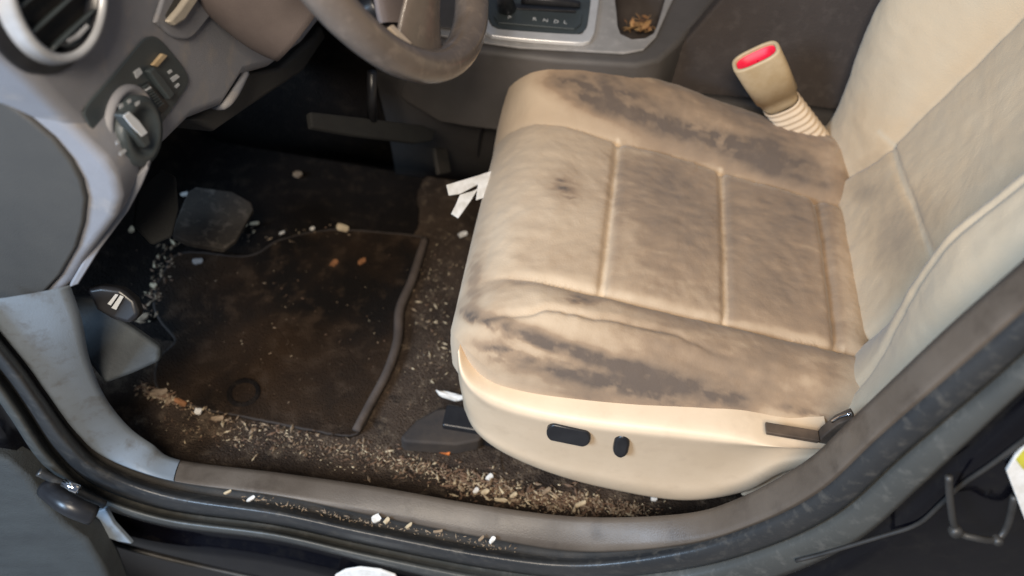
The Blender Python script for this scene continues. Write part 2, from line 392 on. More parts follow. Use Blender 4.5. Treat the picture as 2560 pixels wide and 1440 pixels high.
def cush(x, y):
    z = .345-.11*max(x, 0)-.05*min(x+.02, 0)*0
    ns, fs = nseam(x), fseam(x)
    # bolsters
    if y < ns: t = (ns-y)/(ns-CY0); z += .013*math.sin(min(t*1.25, 1)*math.pi)*sstep(-.11, .06, x)
    if y > fs: t = (y-fs)/(CY1-fs); z += .034*math.sin(min(t*1.1, 1)*math.pi*.9)+.028*sstep(0, .6, t)*sstep(.42, .05, x)
    front = sstep(.0, -.1, x)
    z -= .004*front
    # quilted panels swell between the seams
    if ns < y < fs:
        v = (y-ns)/(fs-ns); z += .007*math.sin(v*math.pi)**.7
        for a, b in ((-.08, .082), (.082, .252), (.252, .405)):
            if a < x < b: z += .0035*math.sin((x-a)/(b-a)*math.pi)**.6
        for sx in (.082+.012*(y-.87), .252-.0*(y)):
            z -= .008*g(x-sx, .006); z += .0025*g(x-sx+.0, .002)
        z -= .009*g(x-.408, .007)
    z -= .006*g(y-ns, .008)*sstep(-.1, .06, x)
    z -= .007*g(y-fs, .011)*sstep(-.1, .1, x)
    # wrinkles in near bolster
    if y < .72:
        yy = .655+.012*math.sin(x*14)+.006*fbm((x, 0, 0), 20)
        z -= .005*g(y-yy, .005)*sstep(-.09, -.06, x)*sstep(.30, .12, x)
        yy = .63+.01*math.sin(x*9+1)
        z -= .003*g(y-yy, .006)*sstep(.1, .2, x)
    z += .0022*fbm((x*1.0, y*1.0, 1), 14)+.0010*fbm((x, y, 2), 45)
    # edge roll
    def drop(d, w_, h): 
        if d >= w_: return 0
        q = 1-max(d, 0)/w_; return h*(1-math.sqrt(max(1-q*q, 0)))
    z -= drop(y-CY0, .062, .07); z -= drop(CY1-y, .055, .06); z -= drop(x-CX0, .085, .085); z -= drop(CX1-x, .05, .05)
    return z
BL = [(1500, 195, 120, 22, 12, .5), (1650, 500, 150, 60, 12, .25), (1970, 520, 120, 50, 12, .3), (1250, 800, 80, 14, 22, .5), (1330, 905, 160, 18, 18, .4), (1560, 955, 120, 10, 12, .6), (1180, 700, 20, 60, 0, .3),   # stains and painted form shading: px, py, rx, ry, angle, strength
    (1440, 218, 85, 24, 15, .8), (1560, 240, 130, 30, 15, .5), (1250, 900, 80, 30, 20, .5), (1480, 1005, 170, 18, 10, .6), (1680, 985, 170, 30, 12, .5), (1520, 205, 60, 18, 15, .4), (1480, 262, 60, 18, 15, .8), (1600, 300, 120, 20, 17, .65), (1740, 330, 160, 28, 17, .6),
    (1900, 385, 160, 30, 18, .72), (1990, 420, 110, 26, 14, .6), (1800, 270, 220, 34, 16, .38), (1960, 340, 100, 36, 20, .36),
    (1690, 590, 125, 190, -3, .36), (1960, 670, 125, 210, 0, .44), (1410, 470, 45, 40, 0, .42), (1395, 640, 90, 60, 0, .2), (1640, 430, 90, 50, 10, .25),
    (1300, 560, 60, 120, 5, .14), (1190, 640, 34, 130, 3, .3),
    (1330, 835, 110, 22, 20, .6), (1450, 880, 160, 20, 17, .75), (1560, 925, 130, 22, 14, .7), (1400, 945, 110, 26, 14, .55), (1520, 970, 120, 22, 10, .55),
    (1240, 880, 55, 44, 10, .45), (1190, 795, 36, 12, 20, .75), (1450, 750, 40, 12, 5, .65), (1640, 940, 110, 40, 14, .42), (1800, 985, 70, 26, 12, .5),
    (1780, 900, 280, 60, 14, .3), (1950, 1010, 150, 36, 12, .32), (1260, 740, 40, 60, 30, .3), (2080, 900, 30, 120, 0, .2), (1700, 1010, 200, 25, 12, .25)]
GR = [(1500, 258, 75, 9, 12, .9), (1610, 288, 120, 9, 17, .8), (1735, 330, 150, 11, 17, .9), (1860, 372, 120, 15, 17, .9), (1440, 212, 60, 9, 14, .8), (1560, 235, 60, 8, 14, .5),
    (1188, 800, 40, 8, 28, 1), (1300, 838, 90, 8, 20, 1), (1440, 880, 130, 9, 15, 1), (1610, 926, 110, 8, 14, .9), (1420, 925, 120, 12, 16, .7), (1560, 962, 110, 10, 12, .9), (1450, 750, 34, 8, 4, .9),
    (1250, 880, 40, 16, 12, .6), (1404, 462, 26, 9, 70, .7), (1428, 490, 20, 8, 60, .5), (1800, 990, 60, 12, 12, .6), (1495, 1020, 18, 5, 0, .8), (2010, 1030, 70, 8, 14, .5), (1650, 1000, 130, 8, 12, .5)]
def stain_and_shade(P):  # form shading of the cushion is painted in along with real stains
    x, y = px_of(P); s = 0
    Q = V(P.x*.45, P.y*1.1, P.z*.6); nz_ = fbm(Q, 30, 4); n2 = fbm(Q+V(5, 2, 1), 85, 3)
    for bx, by, rx, ry, an, k in BL:
        a = math.radians(an); dx, dy = x-bx, y-by
        u = (dx*math.cos(a)+dy*math.sin(a))/rx; v = (-dx*math.sin(a)+dy*math.cos(a))/ry
        q = u*u+v*v
        if q < 5: s += k*math.exp(-q*.9)
    s = .86*(1-math.exp(-1.2*s))*(.92+.34*nz_+.34*n2)
    gq = 0; n3 = fbm(V(P.x*.5, P.y, P.z)+V(3, 1, 7), 120, 3); n4 = fbm(P+V(1, 9, 4), 40, 3)
    for bx, by, rx, ry, an, k in GR:
        a = math.radians(an); dx, dy = x-bx, y-by
        if abs(dx) > 3*rx: continue
        u = (dx*math.cos(a)+dy*math.sin(a))/rx; v = (-dx*math.sin(a)+dy*math.cos(a))/ry
        gq += k*math.exp(-(u*u+v*v*.6))
    s += .74*min(gq, 1)*max(0, min(1, .40+1.3*n3+.5*n4))
    for sx in (.082, .252, .408):
        if .71 < P.y < 1.04: s += .10*g(P.x-sx-.010, .010)
    s += .12*g(P.y-nseam(0)+.012, .012)+.10*g(P.y-fseam(P.x)-.014, .014)
    s += .13+.03*fbm(P, 5, 2)+.20*sstep(1250, 1700, x)*sstep(2200, 2050, x)*sstep(1100, 900, y)
    # seam highlights painted in as paler lines
    if P.z > .27 and CX0 < P.x < .42:
        for sx in (.082+.012*(P.y-.87), .252):
            if nseam(0)-.005 < P.y < fseam(P.x)+.005: s -= .3*g(P.x-sx, .004)
        q_ = sstep(-.09, .06, P.x); s -= .2*q_*g(P.y-nseam(0)-.004, .006); s -= .22*q_*g(P.y-fseam(P.x)+.008, .011)
    return max(0, min(s, 1))
fr = (V(0, 0, 0), V(1, 0, 0), V(0, 1, 0), V(0, 0, 1))
link('cushion', pad_bm(rrect(CX0, CX1, CY0, CY1, (.085, .03, .03, .15)), cush, fr), M['fabric'], seat, dirt_shade=stain_and_shade)
# backrest
al = math.radians(17)
BO = V(.455, 0, .285); bu = V(math.sin(al), 0, math.cos(al)); bw = V(-math.cos(al), 0, math.sin(al)); bv = V(0, 1, 0)
def back(u, v):
    ns, fs = .745+.01*u, 1.075-.03*sstep(0, .1, u)
    H = .028+.078*sstep(0, .28, u)
    z = 0
    if v < ns: t = (ns-v)/(ns-.585); z += (H+.012)*math.sin(min(t/.55, 1)*math.pi/2)
    if v > fs: t = (v-fs)/(1.215-fs); z += H*math.sin(min(t/.75, 1)*math.pi/2)
    if ns < v < fs: 
        q = (v-ns)/(fs-ns); z += .008*math.sin(q*math.pi)**.6
        us = .135-.10*(v-.88)
        z -= .007*g(u-us, .007); z += .003*g(u-us, .0025)
        z -= .006*g(u-.40, .007)
        z += .006*g(v-.80-.05*u, .05)*sstep(0, .2, u)
    z -= .008*g(v-ns, .008); z -= .008*g(v-fs, .009)
    if v < ns:  z -= .006*g(v-.645-.02*math.sin(u*5), .006)
    z += .002*fbm((u, v, 4), 12)+.0008*fbm((u, v, 6), 45)
    def drop(d, w_, h):
        if d >= w_: return 0
        q = 1-max(d, 0)/w_; return h*(1-math.sqrt(max(1-q*q, 0)))
    z -= drop(v-.585, .045, .045); z -= drop(1.215-v, .05, .05); z -= drop(u+.06, .05, .04)
    return z
def bstain_and_shade(P):  # stains, with the panel greyed to paint its shading against the bolsters
    x, y = px_of(P); s = .13+.10*fbm(P, 6, 3)+.06*fbm(P, 40, 3)
    for bx, by, rx, ry, k in ((2160, 330, 70, 110, .3), (2230, 600, 70, 190, .3), (2330, 560, 90, 120, .16), (2160, 480, 40, 30, .3), (2480, 160, 200, 120, -.05)):
        s += k*math.exp(-((x-bx)/rx)**2-((y-by)/ry)**2)
    u = (P-BO).dot(bu); v = P.y
    s += .16*sstep(.74, .78, v)*sstep(1.08, 1.04, v)
    if .7 < v < 1.07: s -= .35*g(u-.135+.10*(v-.88), .004)
    return max(0, min(s, .8))
link('backrest', pad_bm(rrect(-.06, .62, .585, 1.215, (.03, .1, .1, .05)), back, (BO, bu, bv, bw), wall=((.0, -.03), (.0, -.08), (-.02, -.12))), M['backfab'], seat, dirt_shade=bstain_and_shade)
# side valance: rows of matched stations (px, Y); front end wraps round the nose
def vrow(q): return stations([at(x, y, Y=Y) for x, y, Y in q], 8)
vt = [(1148, 872, .612), (1162, 925, .592), (1215, 972, .580), (1330, 1012, .574), (1500, 1040, .570), (1700, 1062, .568), (1850, 1080, .568), (1950, 1100, .568), (2070, 1112, .570)]
vr = [(1142, 880, .615), (1154, 945, .586), (1212, 1006, .570), (1325, 1046, .563), (1500, 1076, .558), (1700, 1098, .556), (1850, 1112, .556), (1945, 1118, .556), (2075, 1124, .560)]
vm = [(1146, 950, .62), (1164, 1010, .59), (1222, 1062, .577), (1330, 1106, .570), (1500, 1140, .566), (1700, 1166, .564), (1850, 1150, .564), (1945, 1128, .560), (2080, 1132, .562)]
vl = [(1158, 1005, .62), (1182, 1062, .588), (1240, 1112, .573), (1350, 1160, .566), (1500, 1196, .561), (1700, 1228, .558), (1850, 1208, .558), (1950, 1160, .556), (2095, 1138, .560)]
vb = [(1164, 1030, .63), (1192, 1080, .60), (1256, 1130, .585), (1370, 1182, .576), (1500, 1222, .571), (1700, 1256, .566), (1860, 1236, .566), (1965, 1185, .564), (2110, 1148, .566)]
tuck = [p+V(.0, .05, .0) for p in vrow(vt)]
tb = [p+V(.0, .06, .0) for p in vrow(vb)]
A_, B_, C_, D_, E_ = map(vrow, (vt, vr, vm, vl, vb))
val = thing_val = link('side_panel', loft_bm([tuck, A_, [a.lerp(b, .5)+V(0, -.004, .0) for a, b in zip(A_, B_)], B_, [b.lerp(c, .25)+V(0, .002, 0) for b, c in zip(B_, C_)], C_, [c.lerp(d, .75)+V(0, .002, 0) for c, d in zip(C_, D_)], D_, [d.lerp(e, .6)+V(0, -.003, 0) for d, e in zip(D_, E_)], E_, tb]), M['beige'], seat)
ss = val.modifiers.new('u', 'SUBSURF'); ss.levels = 2; ss.render_levels = 2
vn = (V(0, .566, 0), V(0, -1, .06).normalized())
def stadium(cx_, cy_, L_, H_, ang):
    a = math.radians(ang); o = []
    for k in range(28):
        t = 2*math.pi*k/28; u = H_/2*math.cos(t)+(L_-H_)/2*(1 if math.cos(t) > 0 else -1); v = H_/2*math.sin(t)
        o.append((cx_+u*math.cos(a)-v*math.sin(a), cy_+u*math.sin(a)+v*math.cos(a)))
    return o
vn = pln(1450, 1100, .563, (0, -1, .12))
sw = slab('slide_switch', stadium(1421, 1092, 112, 40, 11), vn, -.006, .010, M['black'], seat, bevel=.003)
sw = slab('recline_switch', stadium(1553, 1121, 54, 40, 100), vn, -.006, .011, M['black'], seat, bevel=.005)
# dark recliner cover, plus a thin dark strip painting the shadow of the gap
slab('recliner_cover', [(1916, 1080), (1915, 1087), (2044, 1109), (2050, 1102)], pln(2000, 1095, .558, (0, -1, .1)), -.02, -.004, M['cover'], seat, bevel=.001)
slab('recliner_cover', [(2044, 1108), (2056, 1092), (2092, 1062), (2132, 1044), (2140, 1058), (2078, 1114)], pln(2080, 1080, .562, (0, -1, .1)), -.02, -.004, M['cover'], seat, bevel=.002)
link('bracket', tube_bm(catmull([at(2080, 1054, Y=.556), at(2100, 1043, Y=.556), at(2128, 1034, Y=.556)], 8), .0018, 8), M['glint'], seat)
slab('rear_trim', [(1900, 1122), (2080, 1134), (2140, 1080), (2200, 1060), (2160, 1160), (2000, 1230), (1850, 1245)], pln(2000, 1160, .575, (0, -1, .06)), -.03, 0, M['beige'], seat, bevel=.006)
# seat base in the shadow underneath
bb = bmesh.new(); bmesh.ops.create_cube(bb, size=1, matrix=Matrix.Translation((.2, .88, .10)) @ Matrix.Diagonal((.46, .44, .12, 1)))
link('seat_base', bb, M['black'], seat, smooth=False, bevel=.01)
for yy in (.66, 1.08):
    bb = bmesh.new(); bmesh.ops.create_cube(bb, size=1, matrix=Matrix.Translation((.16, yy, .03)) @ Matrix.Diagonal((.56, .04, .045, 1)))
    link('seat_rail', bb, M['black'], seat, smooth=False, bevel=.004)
slab('rail_cover', [(1000, 1092), (1040, 1050), (1090, 1022), (1180, 1012), (1230, 1060), (1200, 1100), (1140, 1112), (1010, 1104)], (V(0, 0, .02), V(0, 0, 1)), -.01, .022, M['railc'], seat, bevel=.005)

# ------------------------------------------------------------------ seat-belt buckle
bk = thing('seat_belt_buckle', 'tan plastic belt buckle with a red slot on a ribbed sleeve beside the seat', 'seat belt buckle', at(2040, 350, Y=1.13))
Bt = at(1888, 140, Y=1.10); Bb = at(1948, 250, Y=1.13); Bs = at(2050, 375, Y=1.15)
ax = (Bt-Bb).normalized(); wd = (at(1930, 108, Y=1.10)-at(1848, 168, Y=1.10)); wd = (wd-ax*wd.dot(ax)).normalized(); th = ax.cross(wd)
def oval(c, a, b, k=3.2, n=40):
    o = []
    for i in range(n):
        t = 2*math.pi*i/n; cs, sn = math.cos(t), math.sin(t)
        o.append(c+wd*a*math.copysign(abs(cs)**(2/k), cs)+th*b*math.copysign(abs(sn)**(2/k), sn))
    return o
L = (Bt-Bb).length
W, T = .036, .0165
rows = [oval(Bb-ax*.012, W*.70, T*.75), oval(Bb, W*.80, T*.9), oval(Bb+ax*.018, W*.86, T*.95), oval(Bb+ax*.0185, W*.93, T), oval(Bb+ax*L*.6, W, T*1.1), oval(Bt-ax*.004, W*1.02, T*1.12), oval(Bt, W*.98, T*1.06), oval(Bt, W*.86, T*.85), oval(Bt-ax*.002, W*.84, T*.80), oval(Bt-ax*.02, W*.82, T*.78)]
link('housing', loft_bm(rows, True), M['buckle'], bk)
rb = loft_bm([oval(Bt-ax*.005, W*.835, T*.79), oval(Bt-ax*.007, W*.6, T*.6), oval(Bt-ax*.011, W*.5, T*.35), oval(Bt-ax*.012, .001, .001)], True)
link('release_button', rb, M['red'], bk)
rows = []
n = 56
for i in range(n):
    t = i/(n-1); c = Bb.lerp(Bs, t)-ax*.008; s_ = 1+.07*math.sin(t*2*math.pi*11)
    rows.append(oval(c, .0285*s_*(1-.05*t), .019*s_, 2.6))
link('ribbed_sleeve', loft_bm(rows, True), M['beige'], bk)

# ------------------------------------------------------------------ dashboard
dA, dB, dD = at(215, 265, Y=.55), at(375, 92, Y=.675), at(300, 440, Y=.55)
dn = (dB-dA).cross(dD-dA).normalized()
if dn.dot(CC-dA) < 0: dn = -dn
DP = (dA, dn)
dash = thing('dashboard', 'dusty grey dashboard end with round air vent and light switch panel', 'dashboard', (-.45, .6, .3))
face = [(-420, -260), (-120, 20), (0, 132), (70, 196), (140, 268), (205, 332), (255, 385), (285, 425), (299, 470), (330, 452), (375, 405), (430, 350), (480, 300), (560, 268), (610, 190), (680, 170), (760, 110), (830, 20), (930, -300)]
slab('dash_body', face, DP, -.16, 0, M['dash'], dash, bevel=.014, seg=5)
ep = (V(0, .525, 0), V(0, -1, 0))
end = [(-420, -230), (-120, 36), (0, 146), (140, 282), (205, 346), (262, 402), (292, 446), (303, 500), (290, 548), (215, 650), (172, 716), (110, 770), (40, 812), (-80, 800), (-420, 700)]
slab('end_panel', end, ep, -.05, 0, M['dash'], dash, bevel=.010, seg=4)
slab('end_cap', [(-420, -60), (-100, 178), (0, 248), (70, 300), (130, 350), (176, 405), (203, 455), (214, 500), (208, 560), (190, 620), (150, 690), (100, 745), (58, 774), (0, 760), (-420, 640)], ep, -.004, .006, M['dashdk'], dash, bevel=.004)
# underside strip that runs down from the dash corner
ks = [at(x, y, Y=Y) for x, y, Y in ((480, 300, .66), (390, 420, .60), (300, 545, .556), (240, 640, .54), (192, 716, .53))]
ks2 = [p+V(-.05, .0, -.0) for p in ks]
lower = slab('lower_strip', [(294, 476), (330, 452), (366, 414), (372, 424), (352, 470), (320, 530), (250, 625), (196, 712), (170, 722), (215, 640), (285, 548)], pln(300, 545, .548, (.25, -1, .1)), -.02, 0, M['dash'], dash, bevel=.004)
# switch panel
pan = slab('switch_panel', [(216, 268), (290, 184), (352, 108), (375, 92), (398, 96), (430, 130), (462, 172), (472, 200), (462, 226), (395, 325), (330, 410), (303, 440), (296, 425), (285, 395), (250, 350), (218, 300)], DP, .0, .003, M['slate'], dash, bevel=.0015, smooth=90)
def dp(x, y, h=0): return at(x, y, pl=(dA+dn*h, dn))
kc = dp(338, 322)
link('knob_collar', cyl_bm(dp(322, 318, .002), dn, [(.042, .0), (.042, .004), (.040, .007), (.037, .008), (.035, .006), (0, .006)]), M['dash'], pan)
link('light_knob', cyl_bm(dp(336, 326, .008), dn, [(.035, .0), (.035, .008), (.033, .011), (.022, .012), (.0215, .010), (0, .010)]), M['slate'], pan)
gr = slab_bm([(308, 288), (324, 278), (352, 304), (372, 334), (380, 362), (366, 372), (346, 348), (326, 318)], (dA, dn), .014, .026)
link('knob_grip', gr, M['slate'], pan, bevel=.003)
gr = slab_bm([(310, 290), (324, 280), (348, 302), (370, 332), (356, 342), (330, 316)], (dA, dn), .026, .0275)
link('grip_insert', gr, M['whitep'], pan, bevel=.0005)
for q in ([(318, 252), (326, 247), (329, 254), (321, 260)], [(337, 258), (349, 251), (350, 259), (341, 266)], [(296, 262), (306, 258), (309, 266), (300, 272)],
          [(298, 382), (313, 372), (317, 378), (302, 390)], [(289, 354), (297, 350), (299, 358), (292, 362)]):
    link('icon', slab_bm(q, DP, .0195, .0199), M['ink'], pan, smooth=False)
# dimmer wheel, buttons
slab('dimmer_slot', [(352, 218), (372, 204), (400, 232), (424, 264), (406, 284), (380, 262)], DP, .003, .0045, M['black'], pan, bevel=.0005)
for i in range(9):
    t = i/8; x, y = 366+36*t, 218+46*t
    slab('thumbwheel' if i else 'thumbwheel', [(x-7, y+1), (x+7, y-8), (x+10, y-4), (x-4, y+5)], DP, .004, .0075, M['ink'] if i in (1,) else M['slate'], pan, bevel=.0006)
slab('dimmer_button', [(374, 178), (388, 168), (412, 196), (440, 236), (426, 250), (398, 214)], DP, .003, .010, M['slate'], pan, bevel=.002)
slab('trim_strip', [(383, 163), (408, 134), (421, 139), (395, 168)], DP, .003, .007, M['buckle'], pan, bevel=.001)
for q in ([(336, 180), (350, 170), (357, 182), (343, 196)], [(427, 196), (443, 186), (450, 192), (434, 205)], [(420, 180), (428, 174), (432, 179), (424, 185)], [(438, 216), (447, 208), (450, 213), (442, 221)]):
    link('icon', slab_bm(q, DP, .003, .0042), M['ink'], pan, smooth=False)
# air vent
VC = dp(150, -38, .018)-dn*.018
vent = link('air_vent', cyl_bm(VC, dn, [(.074, -.002), (.072, .003), (.066, .005), (.062, .014), (.060, .017), (.056, .017), (.054, .014), (.052, .004), (.0, .003)], 64), M['black'], dash)
link('vent_ring', cyl_bm(VC, dn, [(.0655, .005), (.0625, .016), (.061, .020), (.058, .021), (.055, .020), (.0545, .016)], 64), M['silver'], vent)
link('vent_recess', cyl_bm(VC, dn, [(.052, .005), (.0, .0051)], 48), M['rubdk'], vent)  # flat dark disc painted for the shade deep in the vent
e1 = (dB-dA).normalized(); e2 = dn.cross(e1)
if e2.z > 0: e2 = -e2
V0 = VC+dn*.006
for k in range(-2, 3):
    c = V0+e2*(.022*k-.006); hl = math.sqrt(max(.051**2-(.022*k-.006)**2, 0))
    bm_ = loft_bm([[c+e1*(-hl+2*hl*i/10)+dn*(.009-.006*0)+e2*.0 for i in range(11)], [c+e1*(-hl+2*hl*i/10)-dn*.004+e2*.006 for i in range(11)]])
    link('slat', bm_, M['slate'], vent, solid=.0022)
slab('vent_shutter', [(138, 112), (176, 76), (225, 34), (250, 20), (250, 56), (230, 92), (200, 112), (165, 120)], (dA, dn), .008, .012, M['slate'], vent, bevel=.001)
slab('shutter_tab', [(168, 100), (192, 88), (220, 60), (226, 68), (200, 96), (176, 108)], (dA, dn), .012, .016, M['silver'], vent, bevel=.001)
# coin holder / pull-out cover above the switch panel
cov = slab('storage_cover', [(394, 44), (402, 62), (432, 90), (460, 99), (484, 92), (520, 50), (575, -20), (600, -120), (470, -120)], DP, .0, .006, M['dash'], dash, bevel=.003, smooth=70)
slab('coin_slot', [(413, 40), (424, 52), (452, 20), (520, -70), (490, -80), (440, -10)], DP, .006, .0065, M['dashdk'], cov, bevel=.0002)
slab('slot_lip', [(424, 54), (440, 66), (465, 50), (545, -70), (520, -74), (452, 22)], DP, .006, .014, M['lip'], cov, bevel=.003)
# hood pull lip under the dash
link('pull_lip', tube_bm(catmull([dp(535, 262, -.02), dp(560, 262, -.005), dp(585, 235, -.002), dp(612, 182, -.01)], 20), .006, 10), M['dash'], dash)
slab('knee_panel', [(480, 300), (545, 262), (575, 245), (612, 184), (700, 168), (790, 90), (840, 0), (840, 60), (760, 180), (640, 260), (540, 330)], (dA-dn*.02, dn), -.12, -.01, M['dashdk'], dash, bevel=.008)
# steering column shroud
p = [at(560, -160, Y=.83), at(640, -60, Y=.83), at(700, 10, Y=.83), at(760, 60, Y=.83)]
link('column_shroud', tube_bm(catmull(p, 20), lambda t: .078-.02*t*t, 32, sx=.9), M['shroud'], dash)
# ------------------------------------------------------------------ steering wheel
wc = V(-.237, .825, .775); wn = V(math.cos(.609), 0, math.sin(.609)); we1 = V(0, 1, 0); we2 = wn.cross(we1); 
if we2.z > 0: we2 = -we2
whl = thing('steering_wheel', 'brown grey leather steering wheel rim with a silver lower spoke', 'steering wheel', wc)
bm_ = bmesh.new(); n, sg = 160, 24; rg = []
for i in range(n):
    a = 2*math.pi*i/n; rad = we1*math.sin(a)+we2*math.cos(a); c = wc+rad*.185; R_ = .0195*(1+.06*math.cos(3*a))
    rg.append([bm_.verts.new(c+rad*math.cos(2*math.pi*k/sg)*R_*.92+wn*math.sin(2*math.pi*k/sg)*R_*1.05) for k in range(sg)])
for i in range(n):
    for k in range(sg): bm_.faces.new((rg[i][k], rg[(i+1) % n][k], rg[(i+1) % n][(k+1) % sg], rg[i][(k+1) % sg]))
link('rim', bm_, M['wheel'], whl)
def wp(a, r, h=0): 
    a = math.radians(a); return wc+(we1*math.sin(a)+we2*math.cos(a))*r+wn*h
def spoke(a, w0, w1, m, r0=.05, r1=.178, h=.0, name='spoke'):
    rows = []
    for i in range(9):
        t = i/8; r = r0+(r1-r0)*t; wv = w0+(w1-w0)*t; hh = h-.03*(1-t)**1.5*-1-.012
        s = wp(a+90, 1)-wc; s.normalize(); c = wp(a, r, hh)
        rows.append([c+s*wv*math.cos(q)+wn*.009*math.sin(q) for q in [2*math.pi*k/16 for k in range(16)]])
    return link(name, loft_bm(rows, True), m, whl)
spoke(-40, .030, .030, M['shroud'], r0=.03, r1=.135, h=-.006)
spoke(-36, .032, .052, M['wheel'], r0=.112, r1=.176, h=.004, name='lower_spoke')
slab('spoke_insert', [(972, 68), (984, 60), (1032, 108), (1020, 118)], (wc+wn*.010, wn), -.004, .001, M['spoke'], whl, bevel=.0015)
spoke(98, .03, .03, M['shroud']); spoke(-98, .03, .03, M['shroud'])
link('hub', cyl_bm(wc-wn*.04, wn, [(.05, 0), (.078, .01), (.082, .03), (.075, .05), (.05, .062), (0, .066)], 48), M['shroud'], whl)
link('hub_button', cyl_bm(at(950, 12, Y=.80), wn, [(.018, -.02), (.018, .0), (.014, .004), (0, .005)], 24), M['black'], whl)

# ------------------------------------------------------------------ door frame, sill, seals
T0 = [(175, 712), (205, 800), (225, 900), (262, 990), (320, 1065), (380, 1110), (450, 1150), (700, 1182), (950, 1218), (1200, 1262), (1450, 1292), (1700, 1285), (1840, 1248), (2010, 1155), (2135, 1040), (2358, 827), (2560, 648), (2760, 470)]
T1 = [(-60, 750), (0, 822), (70, 908), (117, 975), (195, 1082), (273, 1148), (435, 1202), (700, 1240), (930, 1288), (1220, 1345), (1450, 1378), (1700, 1362), (1878, 1311), (2040, 1228), (2200, 1080), (2440, 872), (2640, 694), (2860, 510)]
GW = [12, 12, 12, 12, 12, 14, 20, 24, 26, 26, 18, 6, 4, 4, 4, 4, 4, 4]       # groove
BW = [55, 55, 55, 55, 60, 60, 55, 50, 50, 50, 50, 56, 62, 70, 76, 80, 80, 80]   # bulb seal
LW = [8, 8, 8, 8, 9, 10, 12, 12, 13, 13, 13, 13, 13, 13, 13, 13, 13, 13]        # dark gap
EW = [40, 40, 40, 40, 38, 34, 28, 26, 28, 40, 56, 66, 70, 74, 76, 60, 60, 60]   # outer lip
def nrm2(i):
    a = Vector(T1[max(i-1, 0)]); b = Vector(T1[min(i+1, len(T1)-1)]); d = (b-a).normalized(); return Vector((-d.y, d.x))
def off(i, d): n_ = nrm2(i); return T1[i][0]+n_.x*d, T1[i][1]+n_.y*d
NS = len(T1)
def row(dfun, Yv): return stations([at(*off(i, dfun(i)), Y=(Yv(i) if callable(Yv) else Yv)) for i in range(NS)], 8)
BK = [1, 1, 1, 1, 1, 1, 1, 1, .95, .85, .6, .4, .3, .25, .25, .25, .25, .25]
R0 = stations([at(*T0[i], Y=.505) for i in range(NS)], 8)
R1 = row(lambda i: 0, .468)
DOUT = stations([(at(T0[i][0]+nrm2(i).x*20, T0[i][1]+nrm2(i).y*20, Y=.505)-at(*T0[i], Y=.505)).normalized() for i in range(NS)], 8)
def trimrow(f, lift): return [a.lerp(b, f)+V(0, -lift, lift*.35) for a, b in zip(R0, R1)]
def inner(k):
    o = []
    for a, d in zip(R0, DOUT):
        o.append(a+d*.028*k+V(0, .007*k, 0))
    return o
frame = thing('door_frame', 'driver door opening with grey sill trim, rubber seals and black paint', 'door frame', (0, .45, 0))
rows_trim = [inner(2.2), inner(1.1), inner(.3), R0, trimrow(.12, .004), trimrow(.35, .006), trimrow(.65, .006), trimrow(.88, .004), R1, [p+d*.012+V(0, .004, 0) for p, d in zip(R1, DOUT)]]
cut = 6*8
link('kick_trim', loft_bm([r[:cut+1] for r in rows_trim]), M['trim'], frame)['label'] = 'blue grey front trim piece rising to the dashboard'
link('sill_trim', loft_bm([[r[cut].lerp(r[cut+1], .10)]+r[cut+1:] for r in rows_trim]), M['pillar'], frame)
g0 = row(lambda i: 1, .475); g1 = row(lambda i: GW[i]*.5, .482); g2 = row(lambda i: GW[i], .472)
link('groove', loft_bm([[p+d*.006+V(0, .012, -.004) for p, d in zip(R1, DOUT)], g0, g1, g2, [p+V(0, .01, 0) for p in g2]]), M['rubdk'], frame)
rowsb = []
for k in range(9):
    f = k/8; b = math.sin(f*math.pi); rowsb.append(row(lambda i: GW[i]+1+BW[i]*f, (lambda i, f=f, b=b: .472-.022*b**.7*BK[i]-.010*f)))
link('bulb_seal', loft_bm([[p+V(0, .02, 0) for p in rowsb[0]]]+rowsb+[[p+V(0, .02, 0) for p in rowsb[-1]]]), M['rubber'], frame)
l0 = row(lambda i: GW[i]+BW[i]-2, .482); l1 = row(lambda i: GW[i]+BW[i]+LW[i]+3, .482)
link('seal_gap', loft_bm([l0, l1]), M['rubdk'], frame)
rowse = []
for k in range(7):
    f = k/6; b = math.sin(f*math.pi); rowse.append(row(lambda i: GW[i]+BW[i]+LW[i]+EW[i]*f, (lambda i, f=f, b=b: .462-.012*b**.7*BK[i]-.012*f)))
link('outer_seal', loft_bm([[p+V(0, .012, 0) for p in rowse[0]]]+rowse+[[p+V(0, .02, 0) for p in rowse[-1]]]), M['rubl'], frame)
tot = lambda i: GW[i]+BW[i]+LW[i]+EW[i]
rp = [row(lambda i: tot(i)-6, .462), row(lambda i: tot(i)+12, .462), row(lambda i: tot(i)+30, .452), row(lambda i: tot(i)+60, .448), row(lambda i: tot(i)+130, .446), row(lambda i: tot(i)+400, .444)]
link('painted_body', loft_bm(rp), M['paint'], frame)
